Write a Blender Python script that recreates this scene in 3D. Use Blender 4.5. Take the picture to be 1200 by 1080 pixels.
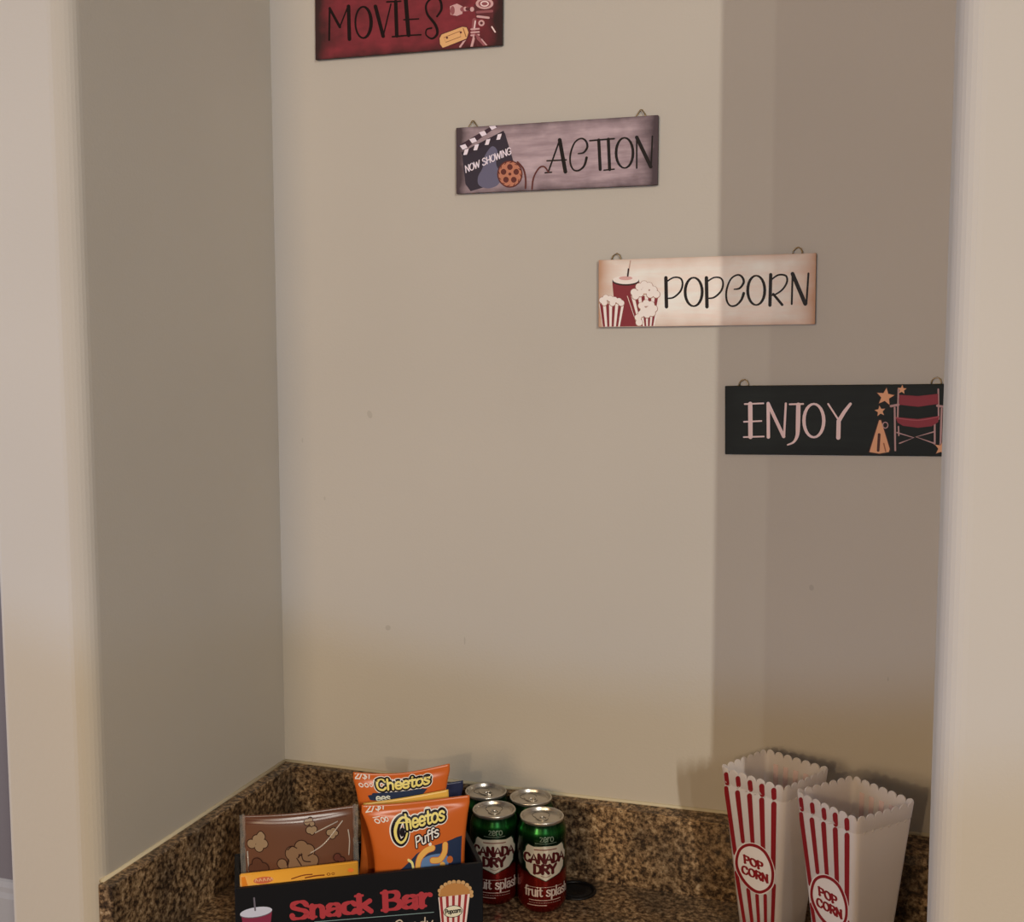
import bpy, bmesh, math, random
import numpy as np
from mathutils import Vector, Matrix
from mathutils.geometry import tessellate_polygon

for o in list(bpy.data.objects):
    bpy.data.objects.remove(o)
SC = bpy.context.scene
COL = SC.collection
R = math.radians

# ------------------------------------------------------------------ camera
cam_d = bpy.data.cameras.new('camera'); cam_o = bpy.data.objects.new('camera', cam_d); COL.objects.link(cam_o)
YAW, PIT, ROL = 0.32412, 0.0908, -0.00197
fw = Vector((-math.sin(YAW)*math.cos(PIT), math.cos(YAW)*math.cos(PIT), -math.sin(PIT)))
rt = Vector((math.cos(YAW), math.sin(YAW), 0)); up = rt.cross(fw)
r2 = rt*math.cos(ROL) + up*math.sin(ROL); u2 = -rt*math.sin(ROL) + up*math.cos(ROL)
cam_o.matrix_world = Matrix((( r2.x, u2.x, -fw.x, .87849), (r2.y, u2.y, -fw.y, -1.52249), (r2.z, u2.z, -fw.z, .7245), (0, 0, 0, 1)))
cam_d.sensor_fit = 'HORIZONTAL'; cam_d.sensor_width = 36; cam_d.lens = 36*1357.74/1200; cam_d.clip_start = .02
SC.camera = cam_o

# ------------------------------------------------------------------ light
W = bpy.data.worlds.new('room_glow'); SC.world = W; W.use_nodes = True
W.node_tree.nodes['Background'].inputs[0].default_value = (1.0, .93, .88, 1)
W.node_tree.nodes['Background'].inputs[1].default_value = .035

def aim(o, target):
    o.rotation_euler = (Vector(target) - o.location).to_track_quat('-Z', 'Y').to_euler()
def area(name, loc, target, sx, sy, power, color):
    l = bpy.data.lights.new(name, 'AREA'); l.shape = 'RECTANGLE'; l.size = sx; l.size_y = sy; l.energy = power; l.color = color
    o = bpy.data.objects.new(name, l); COL.objects.link(o); o.location = loc; aim(o, target); return o
def spot(name, loc, target, ang, blend, radius, power, color):
    l = bpy.data.lights.new(name, 'SPOT'); l.spot_size = ang; l.spot_blend = blend; l.shadow_soft_size = radius; l.energy = power; l.color = color
    o = bpy.data.objects.new(name, l); COL.objects.link(o); o.location = loc; aim(o, target); return o
# a tall narrow window far to the right, a second slit beside it, the room lamp to the left, a cool hall window and an added cool spot whose cone edge stops low on the wall
area('window_light', (3.18, -4.0, 1.95), (.6, 0, .5), .05, .9, 67, (1, .955, .86))
area('window_light_second', (2.62, -4.0, 1.95), (.6, 0, .5), .05, .9, 9.5, (1, .955, .85))
area('room_window_light', (-.25, -5.0, 1.45), (.5, 0, .6), .8, 1.0, 56, (1, .72, .43))
lp = bpy.data.lights.new('phone_light', 'POINT'); lp.energy = 11; lp.color = (1, .72, .43); lp.shadow_soft_size = .008
lpo = bpy.data.objects.new('phone_light', lp); COL.objects.link(lpo); lpo.location = (.70, -1.82, .66)
area('hall_window_light', (-2.2, -1.2, .55), (.7, -.35, .35), .5, 1.3, 30, (.74, .80, 1))
spot('cool_cutoff_spot', (.55, -3.0, .56), (.55, -3.0+math.cos(R(36)), .56+math.sin(R(36))), R(84), .05, .05, 50, (.34, .57, 1))
SC.view_settings.view_transform = 'Standard'; SC.view_settings.look = 'None'
SC.view_settings.gamma = 1; SC.view_settings.use_curve_mapping = False; SC.view_settings.exposure = .115

# ------------------------------------------------------------------ materials
ILL = (.80, .74, .66)
def lin(c): 
    c /= 255.0
    return c/12.92 if c <= .04045 else ((c+.055)/1.055)**2.4
def alb(rgb, k=1.0):
    """albedo of a thing seen as the sRGB value rgb in light of about ILL"""
    return tuple(min(.92, lin(v)/i*k) for v, i in zip(rgb, ILL)) + (1,)
_M = {}
def mat(name, rgba, rough=.5, metal=0.0, spec=.5, **kw):
    key = (name, tuple(rgba), rough, metal)
    if key in _M: return _M[key]
    m = bpy.data.materials.new(name); m.use_nodes = True
    b = m.node_tree.nodes['Principled BSDF']
    b.inputs['Base Color'].default_value = rgba; b.inputs['Roughness'].default_value = rough
    b.inputs['Metallic'].default_value = metal; b.inputs['Specular IOR Level'].default_value = spec
    for k, v in kw.items(): b.inputs[k].default_value = v
    _M[key] = m; return m
def nodes(m): return m.node_tree.nodes, m.node_tree.links, m.node_tree.nodes['Principled BSDF']
def ramp(n, stops):
    r = n.new('ShaderNodeValToRGB'); e = r.color_ramp.elements
    while len(e) < len(stops): e.new(.5)
    for el, (p, c) in zip(e, stops): el.position = p; el.color = c if len(c) == 4 else (*c, 1)
    return r
def coords(n, l, scale=(1, 1, 1)):
    t = n.new('ShaderNodeTexCoord'); mp = n.new('ShaderNodeMapping'); mp.inputs['Scale'].default_value = scale
    l.new(t.outputs['Object'], mp.inputs[0]); return mp.outputs[0]
def noise(n, l, co, scale, detail=3, rough=.5):
    x = n.new('ShaderNodeTexNoise'); x.inputs['Scale'].default_value = scale; x.inputs['Detail'].default_value = detail
    x.inputs['Roughness'].default_value = rough; l.new(co, x.inputs['Vector']); return x

def wall_mat(name, rgba):
    m = mat(name, rgba, .75, 0, .25); n, l, b = nodes(m); co = coords(n, l)
    a = noise(n, l, co, 260, 3); bp = n.new('ShaderNodeBump'); bp.inputs['Strength'].default_value = .12; bp.inputs['Distance'].default_value = .002
    l.new(a.outputs[0], bp.inputs['Height']); l.new(bp.outputs[0], b.inputs['Normal'])
    c2 = noise(n, l, co, 2.2, 2); d = tuple(v*.95 for v in rgba[:3])
    r = ramp(n, [(.35, d), (.65, rgba[:3])]); l.new(c2.outputs[0], r.inputs[0]); l.new(r.outputs[0], b.inputs['Base Color'])
    return m
WALL = wall_mat('wall_paint', (.56, .515, .45, 1))
CEIL = wall_mat('ceiling_paint', (.66, .63, .59, 1))
TRIM = mat('trim_paint', (.62, .60, .60, 1), .4)

def granite():
    m = mat('brown_granite', (.2, .15, .1, 1), .3, 0, .35); n, l, b = nodes(m); co = coords(n, l)
    a = noise(n, l, co, 140, 5, .7)
    r = ramp(n, [(.32, (.010, .008, .008)), (.43, (.06, .040, .028)), (.51, (.22, .150, .092)), (.60, (.42, .32, .21)), (.70, (.62, .52, .40))])
    l.new(a.outputs[0], r.inputs[0])
    big = noise(n, l, co, 16, 3); r2_ = ramp(n, [(.35, (.50, .47, .45)), (.65, (1.1, .98, .82))]); l.new(big.outputs[0], r2_.inputs[0])
    mx = n.new('ShaderNodeMix'); mx.data_type = 'RGBA'; mx.blend_type = 'MULTIPLY'; mx.inputs[0].default_value = 1
    l.new(r.outputs[0], mx.inputs[6]); l.new(r2_.outputs[0], mx.inputs[7])
    v = n.new('ShaderNodeTexVoronoi'); v.inputs['Scale'].default_value = 150; l.new(co, v.inputs['Vector'])
    rv = ramp(n, [(.10, (1, 1, 1)), (.2, (0, 0, 0))]); l.new(v.outputs['Distance'], rv.inputs[0])
    sel = noise(n, l, co, 30, 2); rs = ramp(n, [(.47, (0, 0, 0)), (.6, (1, 1, 1))]); l.new(sel.outputs[0], rs.inputs[0])
    mu = n.new('ShaderNodeMath'); mu.operation = 'MULTIPLY'; l.new(rv.outputs[0], mu.inputs[0]); l.new(rs.outputs[0], mu.inputs[1])
    m2 = n.new('ShaderNodeMix'); m2.data_type = 'RGBA'; l.new(mu.outputs[0], m2.inputs[0]); l.new(mx.outputs[2], m2.inputs[6])
    m2.inputs[7].default_value = (.015, .012, .012, 1)
    l.new(m2.outputs[2], b.inputs['Base Color'])
    return m
GRAN = granite()

# ------------------------------------------------------------------ mesh helpers
def mesh_obj(name, verts, faces, mats, parent=None, smooth=False, midx=None, loc=None, rot=None):
    me = bpy.data.meshes.new(name); me.from_pydata([tuple(v) for v in verts], [], faces); me.validate(verbose=False)
    for m in (mats if isinstance(mats, (list, tuple)) else [mats]): me.materials.append(m)
    if midx is not None and len(midx) == len(me.polygons): me.polygons.foreach_set('material_index', midx)
    if smooth: me.polygons.foreach_set('use_smooth', [True]*len(me.polygons))
    me.update()
    o = bpy.data.objects.new(name, me); COL.objects.link(o)
    if parent: o.parent = parent
    if loc: o.location = loc
    if rot: o.rotation_euler = rot
    return o
def bm_obj(name, bm, mats, parent=None, smooth=False, loc=None, rot=None):
    bmesh.ops.recalc_face_normals(bm, faces=bm.faces)
    me = bpy.data.meshes.new(name); bm.to_mesh(me); bm.free()
    for m in (mats if isinstance(mats, (list, tuple)) else [mats]): me.materials.append(m)
    if smooth: me.polygons.foreach_set('use_smooth', [True]*len(me.polygons))
    o = bpy.data.objects.new(name, me); COL.objects.link(o)
    if parent: o.parent = parent
    if loc: o.location = loc
    if rot: o.rotation_euler = rot
    return o
def thing(name, label, cat, loc=(0, 0, 0), rotz=0, group=None, rot=None):
    o = bpy.data.objects.new(name, None); COL.objects.link(o); o.empty_display_size = .02
    o.location = loc; o.rotation_euler = rot if rot else (0, 0, rotz); o['label'] = label; o['category'] = cat
    if group: o['group'] = group
    return o
def struct(o): o['kind'] = 'structure'; return o
def hexa(bm, p):   # 8 corners: bottom 4 ccw, top 4 ccw
    v = [bm.verts.new(q) for q in p]
    for f in ((3, 2, 1, 0), (4, 5, 6, 7), (0, 1, 5, 4), (1, 2, 6, 5), (2, 3, 7, 6), (3, 0, 4, 7)): bm.faces.new([v[i] for i in f])
    return v
def box(bm, x0, x1, y0, y1, z0, z1):
    return hexa(bm, [(x0, y0, z0), (x1, y0, z0), (x1, y1, z0), (x0, y1, z0), (x0, y0, z1), (x1, y0, z1), (x1, y1, z1), (x0, y1, z1)])
def bevel(bm, w, seg=2):
    bmesh.ops.bevel(bm, geom=list(bm.edges), offset=w, segments=seg, affect='EDGES', clamp_overlap=True)
def prism(bm, poly, z0, z1):
    a = [bm.verts.new((x, y, z0)) for x, y in poly]; b = [bm.verts.new((x, y, z1)) for x, y in poly]; n = len(poly)
    for i in range(n): bm.faces.new((a[i], a[(i+1) % n], b[(i+1) % n], b[i]))
    bm.faces.new(a[::-1]); bm.faces.new(b)
def lathe(bm, prof, seg=48, cap0=True, cap1=True):
    rings = [[bm.verts.new((r*math.cos(2*math.pi*i/seg), r*math.sin(2*math.pi*i/seg), z)) for i in range(seg)] for r, z in prof]
    for a, b in zip(rings, rings[1:]):
        for i in range(seg): bm.faces.new((a[i], a[(i+1) % seg], b[(i+1) % seg], b[i]))
    if cap0: bm.faces.new(rings[0][::-1])
    if cap1: bm.faces.new(rings[-1])
def tube(bm, pts, r, seg=8, closed=False):
    pts = [Vector(p) for p in pts]; n = len(pts); rings = []
    for i, p in enumerate(pts):
        a = pts[(i-1) % n] if closed or i else pts[0]; b = pts[(i+1) % n] if closed or i < n-1 else pts[-1]
        t = (b-a).normalized(); ref = Vector((0, 1, 0)) if abs(t.y) < .9 else Vector((1, 0, 0))
        x = t.cross(ref).normalized(); y = t.cross(x)
        rings.append([bm.verts.new(p + r*(math.cos(2*math.pi*k/seg)*x + math.sin(2*math.pi*k/seg)*y)) for k in range(seg)])
    for i in range(n if closed else n-1):
        a, b = rings[i], rings[(i+1) % n]
        for k in range(seg): bm.faces.new((a[k], a[(k+1) % seg], b[(k+1) % seg], b[k]))
    if not closed: bm.faces.new(rings[0][::-1]); bm.faces.new(rings[-1])

# ------------------------------------------------------------------ printed art: strokes and fills laid on a surface
def catmull(pts, n=7, closed=False):
    if len(pts) < 3: return list(pts)
    P = list(pts); out = []; m = len(P)
    for i in range(m if closed else m-1):
        p0 = P[(i-1) % m] if closed or i else P[0]; p1 = P[i]; p2 = P[(i+1) % m]; p3 = P[(i+2) % m] if closed or i+2 < m else P[-1]
        for k in range(n):
            t = k/n; out.append(tuple(.5*((2*b)+(-a+c)*t+(2*a-5*b+4*c-d)*t*t+(-a+3*b-3*c+d)*t**3) for a, b, c, d in zip(p0, p1, p2, p3)))
    if not closed: out.append(tuple(P[-1]))
    return out
def homog(src, dst):
    A = []; B = []
    for (x, y), (u, v) in zip(src, dst):
        A.append([x, y, 1, 0, 0, 0, -u*x, -u*y]); B.append(u); A.append([0, 0, 0, x, y, 1, -v*x, -v*y]); B.append(v)
    h = np.linalg.solve(np.array(A), np.array(B)); return h
class Art:
    """shapes drawn in a source frame (origin ox, oy, s units per measured unit), mapped to a surface's own metres"""
    def __init__(self, src=None, dst=None, frame=(0, 0, 1), dh=2.5e-5, h0=3e-5, clip=None):
        self.H = homog(src, dst) if src else None; self.f = frame; self.dh = dh; self.h0 = h0
        self.tris = []; self.layer = 0; self.clip = clip
    def uv(self, p):
        x = self.f[0] + p[0]/self.f[2]; y = self.f[1] + p[1]/self.f[2]
        if self.H is None: return (x, y)
        h = self.H; w = h[6]*x + h[7]*y + 1
        return ((h[0]*x + h[1]*y + h[2])/w, (h[3]*x + h[4]*y + h[5])/w)
    def poly(self, pts, color, smooth=False, bump=True):
        if smooth: pts = catmull(pts, 6, True)
        q = [self.uv(p) for p in pts]
        t = tessellate_polygon([[Vector((a, b, 0)) for a, b in q]])
        self.tris.append((q, [tuple(i) for i in t], color, self.layer)); self.layer += 1 if bump else .16
    def ell(self, cx, cy, rx, ry, color, rot=0, n=24, bump=True):
        c, s = math.cos(R(rot)), math.sin(R(rot))
        self.poly([(cx+rx*math.cos(t)*c-ry*math.sin(t)*s, cy+rx*math.cos(t)*s+ry*math.sin(t)*c) for t in (2*math.pi*i/n for i in range(n))], color, bump=bump)
    def stroke(self, pts, w, color, smooth=True, closed=False, cap=True, bump=True):
        """pts: (x,y) or (x,y,width factor)"""
        P = [(p[0], p[1], p[2] if len(p) > 2 else 1.0) for p in pts]
        if smooth and len(P) > 2: P = catmull(P, 7, closed)
        n = len(P); V = []; F = []
        for i in range(n):
            a = P[(i-1) % n] if closed or i else P[0]; b = P[(i+1) % n] if closed or i < n-1 else P[-1]
            dx, dy = b[0]-a[0], b[1]-a[1]; L = math.hypot(dx, dy) or 1; nx, ny = -dy/L, dx/L
            h = w*P[i][2]/2
            V += [(P[i][0]+nx*h, P[i][1]+ny*h), (P[i][0]-nx*h, P[i][1]-ny*h)]
        for i in range(n if closed else n-1):
            j = (i+1) % n; F += [(2*i, 2*i+1, 2*j+1), (2*i, 2*j+1, 2*j)]
        if cap and not closed:
            for i in (0, n-1):
                h = w*P[i][2]/2; c = len(V); V.append((P[i][0], P[i][1])); j = 1 if i == 0 else n-2
                t0 = math.atan2(P[i][1]-P[j][1], P[i][0]-P[j][0]) - math.pi/2
                for k in range(7): V.append((P[i][0]+h*math.cos(t0+math.pi*k/6), P[i][1]+h*math.sin(t0+math.pi*k/6)))
                F += [(c, c+1+k, c+2+k) for k in range(6)]
        self.tris.append(([self.uv(v) for v in V], F, color, self.layer)); self.layer += 1 if bump else .16
    def ring(self, cx, cy, rx, ry, w, color, rot=0, thin=1.0, n=20):
        c, s = math.cos(R(rot)), math.sin(R(rot)); pts = []
        for i in range(n):
            t = 2*math.pi*i/n; k = thin + (1-thin)*(.5+.5*math.cos(t))
            pts.append((cx+rx*math.cos(t)*c-ry*math.sin(t)*s, cy+rx*math.cos(t)*s+ry*math.sin(t)*c, k))
        self.stroke(pts, w, color, smooth=False, closed=True)
    def text(self, s, o, ex, ey, w, color, serif=0, track=0, bump=True, fat=0.0):
        x0 = 0
        for ch in s:
            if ch == ' ': x0 += .4+track; continue
            adv, strokes = GL[ch]
            T = lambda p: (o[0]+(x0+p[0])*ex[0]+p[1]*ey[0], o[1]+(x0+p[0])*ex[1]+p[1]*ey[1]) + tuple(p[2:])
            for st in strokes:
                straight = st[0] == 'L'; pts = list(st[1:]) if straight else st
                if fat:      # thick uprights, thin turns
                    q = pts if straight else catmull(pts, 7); m = []
                    for i, p in enumerate(q):
                        d = [b_-a_ for a_, b_ in zip(q[max(0, i-1)], q[min(len(q)-1, i+1)])]
                        k = abs(d[1])/(math.hypot(*d[:2]) or 1); m.append((p[0], p[1], 1-fat+fat*1.15*k))
                    self.stroke([T(p) for p in m], w, color, smooth=False, bump=False)
                else: self.stroke([T(p) for p in pts], w, color, smooth=not straight, bump=False)
                if serif and straight and abs(pts[0][0]-pts[-1][0]) < .08:
                    for q in (pts[0], pts[-1]):
                        self.stroke([T((q[0]-serif, q[1])), T((q[0]+serif, q[1]))], w*(.62-.3*fat), color, bump=False)
            x0 += adv+track
        self.layer += 1 if bump else .16
        return x0
    def build(self, name, parent, fn, cut=None, rough=.5, loc=None, rot=None, metal=0):
        bm = bmesh.new(); cols = []
        lay = bm.faces.layers.int.new('c'); hl = bm.verts.layers.float.new('h')
        for q, F, color, L in self.tris:
            if color not in cols: cols.append(color)
            vs = [bm.verts.new((a, b, 0)) for a, b in q]
            for v in vs: v[hl] = self.h0 + L*self.dh
            for f in F:
                try: g = bm.faces.new([vs[i] for i in f]); g[lay] = cols.index(color)
                except ValueError: pass
        bmesh.ops.delete(bm, geom=[v for v in bm.verts if not v.link_faces], context='VERTS')
        def bis(co, no, clear=False):
            bmesh.ops.bisect_plane(bm, geom=list(bm.verts)+list(bm.edges)+list(bm.faces), plane_co=co, plane_no=no, clear_outer=clear, dist=1e-7)
        if self.clip:
            u0, u1, v0, v1 = self.clip
            bis((u0, 0, 0), (-1, 0, 0), True); bis((u1, 0, 0), (1, 0, 0), True); bis((0, v0, 0), (0, -1, 0), True); bis((0, v1, 0), (0, 1, 0), True)
        if cut:
            xs = [v.co.x for v in bm.verts]; ys = [v.co.y for v in bm.verts]
            k = math.ceil(min(xs)/cut)
            while k*cut < max(xs): bis((k*cut, 0, 0), (1, 0, 0)); k += 1
            k = math.ceil(min(ys)/cut)
            while k*cut < max(ys): bis((0, k*cut, 0), (0, 1, 0)); k += 1
        for f in bm.faces:
            f.material_index = f[lay]
            if f.normal.z < 0: f.normal_flip()
        for v in bm.verts: v.co = fn(v.co.x, v.co.y, v[hl])
        me = bpy.data.meshes.new(name); bm.to_mesh(me); bm.free()
        for c in cols: me.materials.append(mat('print_ink', c, rough, metal, .18))
        o = bpy.data.objects.new(name, me); COL.objects.link(o); o.parent = parent
        if loc: o.location = loc
        if rot: o.rotation_euler = rot
        return o
def L_(*p): return ('L',)+p
def el(cx, cy, rx, ry, n=13): return [(cx+rx*math.sin(2*math.pi*i/(n-1)), cy+ry*math.cos(2*math.pi*i/(n-1))) for i in range(n)]
arch = [(.1, .42), (.16, .58), (.3, .66), (.43, .54), (.45, .34), (.45, 0)]
GL = {
 'S': (.64, [[(.54, .8), (.44, .96), (.28, 1), (.1, .9), (.09, .7), (.28, .55), (.48, .42), (.55, .22), (.44, .04), (.28, 0), (.1, .04), (.04, .2)]]),
 'B': (.66, [L_((.1, 1), (.1, 0)), [(.1, 1), (.38, .99), (.5, .88), (.5, .68), (.38, .55), (.1, .53)], [(.1, .53), (.42, .51), (.57, .38), (.57, .16), (.42, .01), (.1, 0)]]),
 'C': (.7, [[(.62, .8), (.5, .96), (.36, 1), (.14, .86), (.06, .5), (.14, .14), (.36, 0), (.52, .04), (.63, .2)]]),
 'G': (.72, [[(.62, .8), (.5, .96), (.36, 1), (.14, .86), (.06, .5), (.14, .14), (.36, 0), (.52, .04), (.63, .2)], L_((.63, .15), (.63, .45), (.4, .45))]),
 'A': (.7, [L_((.02, 0), (.34, 1), (.66, 0)), L_((.14, .34), (.54, .34))]),
 'N': (.7, [L_((.1, 0), (.1, 1)), L_((.1, 1), (.6, 0)), L_((.6, 0), (.6, 1))]),
 'D': (.68, [L_((.1, 1), (.1, 0)), [(.1, 1), (.36, .98), (.56, .8), (.61, .5), (.56, .2), (.36, .02), (.1, 0)]]),
 'R': (.66, [L_((.1, 1), (.1, 0)), [(.1, 1), (.42, .98), (.54, .86), (.54, .66), (.42, .53), (.1, .5)], L_((.3, .5), (.6, 0))]),
 'Y': (.62, [L_((.02, 1), (.31, .48)), L_((.6, 1), (.31, .48)), L_((.31, .48), (.31, 0))]),
 'P': (.6, [L_((.1, 1), (.1, 0)), [(.1, 1), (.42, .98), (.54, .86), (.54, .64), (.42, .5), (.1, .47)]]),
 'O': (.74, [el(.37, .5, .31, .5)]),
 'W': (.9, [L_((0, 1), (.22, 0)), L_((.22, 0), (.43, .85)), L_((.43, .85), (.64, 0)), L_((.64, 0), (.86, 1))]),
 'H': (.68, [L_((.1, 1), (.1, 0)), L_((.58, 1), (.58, 0)), L_((.1, .5), (.58, .5))]),
 'I': (.24, [L_((.1, 1), (.1, 0))]),
 'n': (.57, [L_((.1, .66), (.1, 0)), arch]),
 'h': (.57, [L_((.1, 1), (.1, 0)), arch]),
 'a': (.56, [[(.08, .52), (.18, .64), (.3, .66), (.42, .58), (.44, .4), (.44, 0)], [(.44, .38), (.24, .37), (.08, .28), (.07, .1), (.2, 0), (.36, .05), (.44, .18)]]),
 'c': (.5, [[(.45, .52), (.36, .64), (.26, .66), (.1, .56), (.06, .33), (.1, .1), (.26, 0), (.38, .03), (.46, .14)]]),
 'k': (.56, [L_((.1, 1), (.1, 0)), L_((.47, .64), (.1, .27)), L_((.22, .4), (.5, 0))]),
 'r': (.43, [L_((.1, .66), (.1, 0)), [(.1, .38), (.18, .56), (.3, .65), (.4, .6)]]),
 'e': (.52, [[(.07, .34), (.45, .35), (.44, .52), (.3, .66), (.14, .6), (.06, .34), (.12, .08), (.27, 0), (.4, .04), (.46, .13)]]),
 't': (.42, [[(.2, .9), (.2, .5), (.2, .14), (.28, 0), (.4, .06)], L_((.02, .63), (.4, .63))]),
 'o': (.56, [el(.28, .33, .22, .33)]),
 's': (.48, [[(.4, .54), (.3, .65), (.18, .66), (.08, .55), (.12, .42), (.3, .3), (.41, .2), (.36, .05), (.22, 0), (.1, .03), (.04, .13)]]),
 'u': (.56, [[(.1, .66), (.1, .25), (.16, .05), (.28, 0), (.4, .08), (.45, .28)], L_((.45, .66), (.45, 0))]),
 'f': (.4, [[(.4, .93), (.32, 1), (.22, .96), (.18, .8), (.18, .4), (.18, 0)], L_((.02, .63), (.36, .63))]),
 'i': (.22, [L_((.1, .66), (.1, 0)), L_((.1, .92), (.1, .9))]),
 'p': (.56, [L_((.1, .66), (.1, -.3)), el(.29, .33, .2, .33)]),
 'l': (.24, [L_((.1, 1), (.1, 0))]),
 'd': (.58, [L_((.46, 1), (.46, 0)), el(.27, .33, .2, .33)]),
 'y': (.52, [L_((.05, .66), (.26, .05)), [(.46, .66), (.26, .05), (.14, -.25), (.02, -.28)]]),
 'z': (.48, [L_((.06, .64), (.42, .64), (.06, .02), (.44, .02))]),
 '2': (.6, [[(.06, .78), (.14, .96), (.3, 1), (.48, .88), (.48, .66), (.3, .36), (.05, .02)], L_((.05, .02), (.54, .02))]),
 '1': (.36, [L_((.02, .8), (.18, 1)), L_((.18, 1), (.18, 0))]),
 '/': (.45, [L_((.38, 1.05), (.05, -.05))]),
 '$': (.62, [[(.5, .78), (.42, .9), (.28, .94), (.1, .84), (.1, .66), (.28, .52), (.46, .38), (.5, .2), (.4, .08), (.28, .05), (.1, .08), (.04, .2)], L_((.29, 1.1), (.29, -.1))]),
}

# ------------------------------------------------------------------ the setting
ZT, ZF = 1.58, -.92
def arc(cx, cy, r, a0, a1, n=8): return [(cx+r*math.cos(R(a0+(a1-a0)*i/n)), cy+r*math.sin(R(a0+(a1-a0)*i/n))) for i in range(n+1)]
bm = bmesh.new(); box(bm, -.125, 1.7, 0, .12, ZF, ZT)
struct(bm_obj('wall_back', bm, WALL))
a = Art(None, None, (0, 0, 1)); sc = (.47, .43, .37, 1)
for x, z, rx, rz, t in ((.150, .640, .004, .006, 20), (.075, .515, .0015, .003, 0), (.175, .328, .0045, .004, 30), (.295, .318, .0012, .006, 0), (.775, .425, .003, .004, 10), (.872, .313, .001, .003, 0), (.04, .60, .001, .004, 0)): a.ell(x, z, rx, rz, sc, t, 10)
a.build('scuff_mark', bpy.data.objects['wall_back'], lambda u, v, h: Vector((u, -h, v)), rough=.8)
bm = bmesh.new()
prism(bm, [(0, 0)] + arc(-.024, -.416, .024, 0, -90) + arc(-.117, -.432, .008, -90, -180, 4) + [(-.125, .0)], ZF, ZT)
struct(bm_obj('wall_left', bm, WALL))
bm = bmesh.new()
prism(bm, [(.965, 0), (.965, -.33), (.917, -.33)] + arc(.917+.024, -.416, .024, 180, 270) + [(1.7, -.44), (1.7, 0)][0:2], ZF, ZT)
struct(bm_obj('wall_right', bm, WALL))
bm = bmesh.new(); box(bm, -.6, 2.2, -.6, .12, ZT, ZT+.06); struct(bm_obj('ceiling', bm, CEIL))
bm = bmesh.new(); box(bm, -5, 4, -6, 2.2, ZF-.06, ZF)
fl = mat('floor_wood', (.30, .21, .14, 1), .4); struct(bm_obj('floor', bm, fl))
HALL = wall_mat('hall_paint', (.30, .27, .29, 1))
bm = bmesh.new(); box(bm, -5, -.125, 1.08, 1.2, ZF, ZT); struct(bm_obj('wall_hall', bm, HALL))
bm = bmesh.new()
prism(bm, [(0, 0), (-.018, 0), (-.018, .085), (-.012, .10), (-.012, .115), (-.006, .13), (0, .135)], 0, 4.875)
o = struct(bm_obj('baseboard_hall', bm, TRIM)); o.matrix_world = Matrix(((0, 0, 1, -5), (1, 0, 0, 1.08), (0, 1, 0, ZF), (0, 0, 0, 1)))
bm = bmesh.new(); box(bm, 0, .917, -.33, -.30, ZF, -.03); struct(bm_obj('wall_under_counter', bm, WALL))

# ------------------------------------------------------------------ countertop
ct = thing('countertop', 'brown speckled granite countertop with low backsplash filling the wall niche', 'countertop')
bm = bmesh.new(); box(bm, .0, .965, -.43, 0, -.03, 0); bm_obj('slab', bm, GRAN, ct)
yb = lambda x: -.0150 if x < .44 else -.0150-.048*(x-.44)
bm = bmesh.new()
for x0, x1 in ((.0, .44), (.44, .965)):
    hexa(bm, [(x0, yb(x0), 0), (x1, yb(x1), 0), (x1, 0, 0), (x0, 0, 0),
              (x0, yb(x0), .106), (x1, yb(x1)-.010*(x1 > .5), .106), (x1, 0, .108+.006*(x1 > .5)), (x0, 0, .108)])
bmesh.ops.bevel(bm, geom=[e for e in bm.edges if all(v.co.z > .1 and v.co.y < -.01 for v in e.verts) and abs(e.verts[0].co.x-e.verts[1].co.x) > .1], offset=.0022, segments=2, affect='EDGES')
bm_obj('backsplash', bm, GRAN, ct)
bm = bmesh.new(); box(bm, 0, .02, -.437, yb(0), 0, .1075); bevel(bm, .0012, 1); bm_obj('backsplash', bm, GRAN, ct)
bm = bmesh.new(); box(bm, .945, .965, -.30, yb(.965)-.011, 0, .1075); bevel(bm, .0012, 1); bm_obj('backsplash', bm, GRAN, ct)
CAULK = mat('caulk', alb((188, 172, 140)), .6)
bm = bmesh.new(); tube(bm, [(0, -.43, .108), (0, -.004, .1085)], .0032, 8); tube(bm, [(.0, 0, .1085), (.44, 0, .109), (.965, 0, .1145)], .0028, 8)
o = bm_obj('caulk_bead', bm, CAULK, ct, True); o['label'] = 'pale caulk bead'
# cable grommet
BLK = mat('black_plastic', (.004, .004, .005, 1), .4, 0, .25)
gm = thing('cable_grommet', 'round black plastic cable grommet in the counter beside the cans', 'grommet', (.4765, -.0585, 0))
bm = bmesh.new(); lathe(bm, [(.0285, 0), (.0285, .0012), (.0275, .0022), (.025, .0024), (.0235, .0012), (.0235, .0002)], 40, True, False); bm_obj('rim', bm, BLK, gm, True)
bm = bmesh.new(); lathe(bm, [(.0233, .0003), (.0233, .0009), (.012, .0012), (.0105, .0006)], 40, True, True); bm_obj('cap', bm, mat('black_cap', (.006, .006, .007, 1), .5, 0, .25), gm, True)

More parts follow.
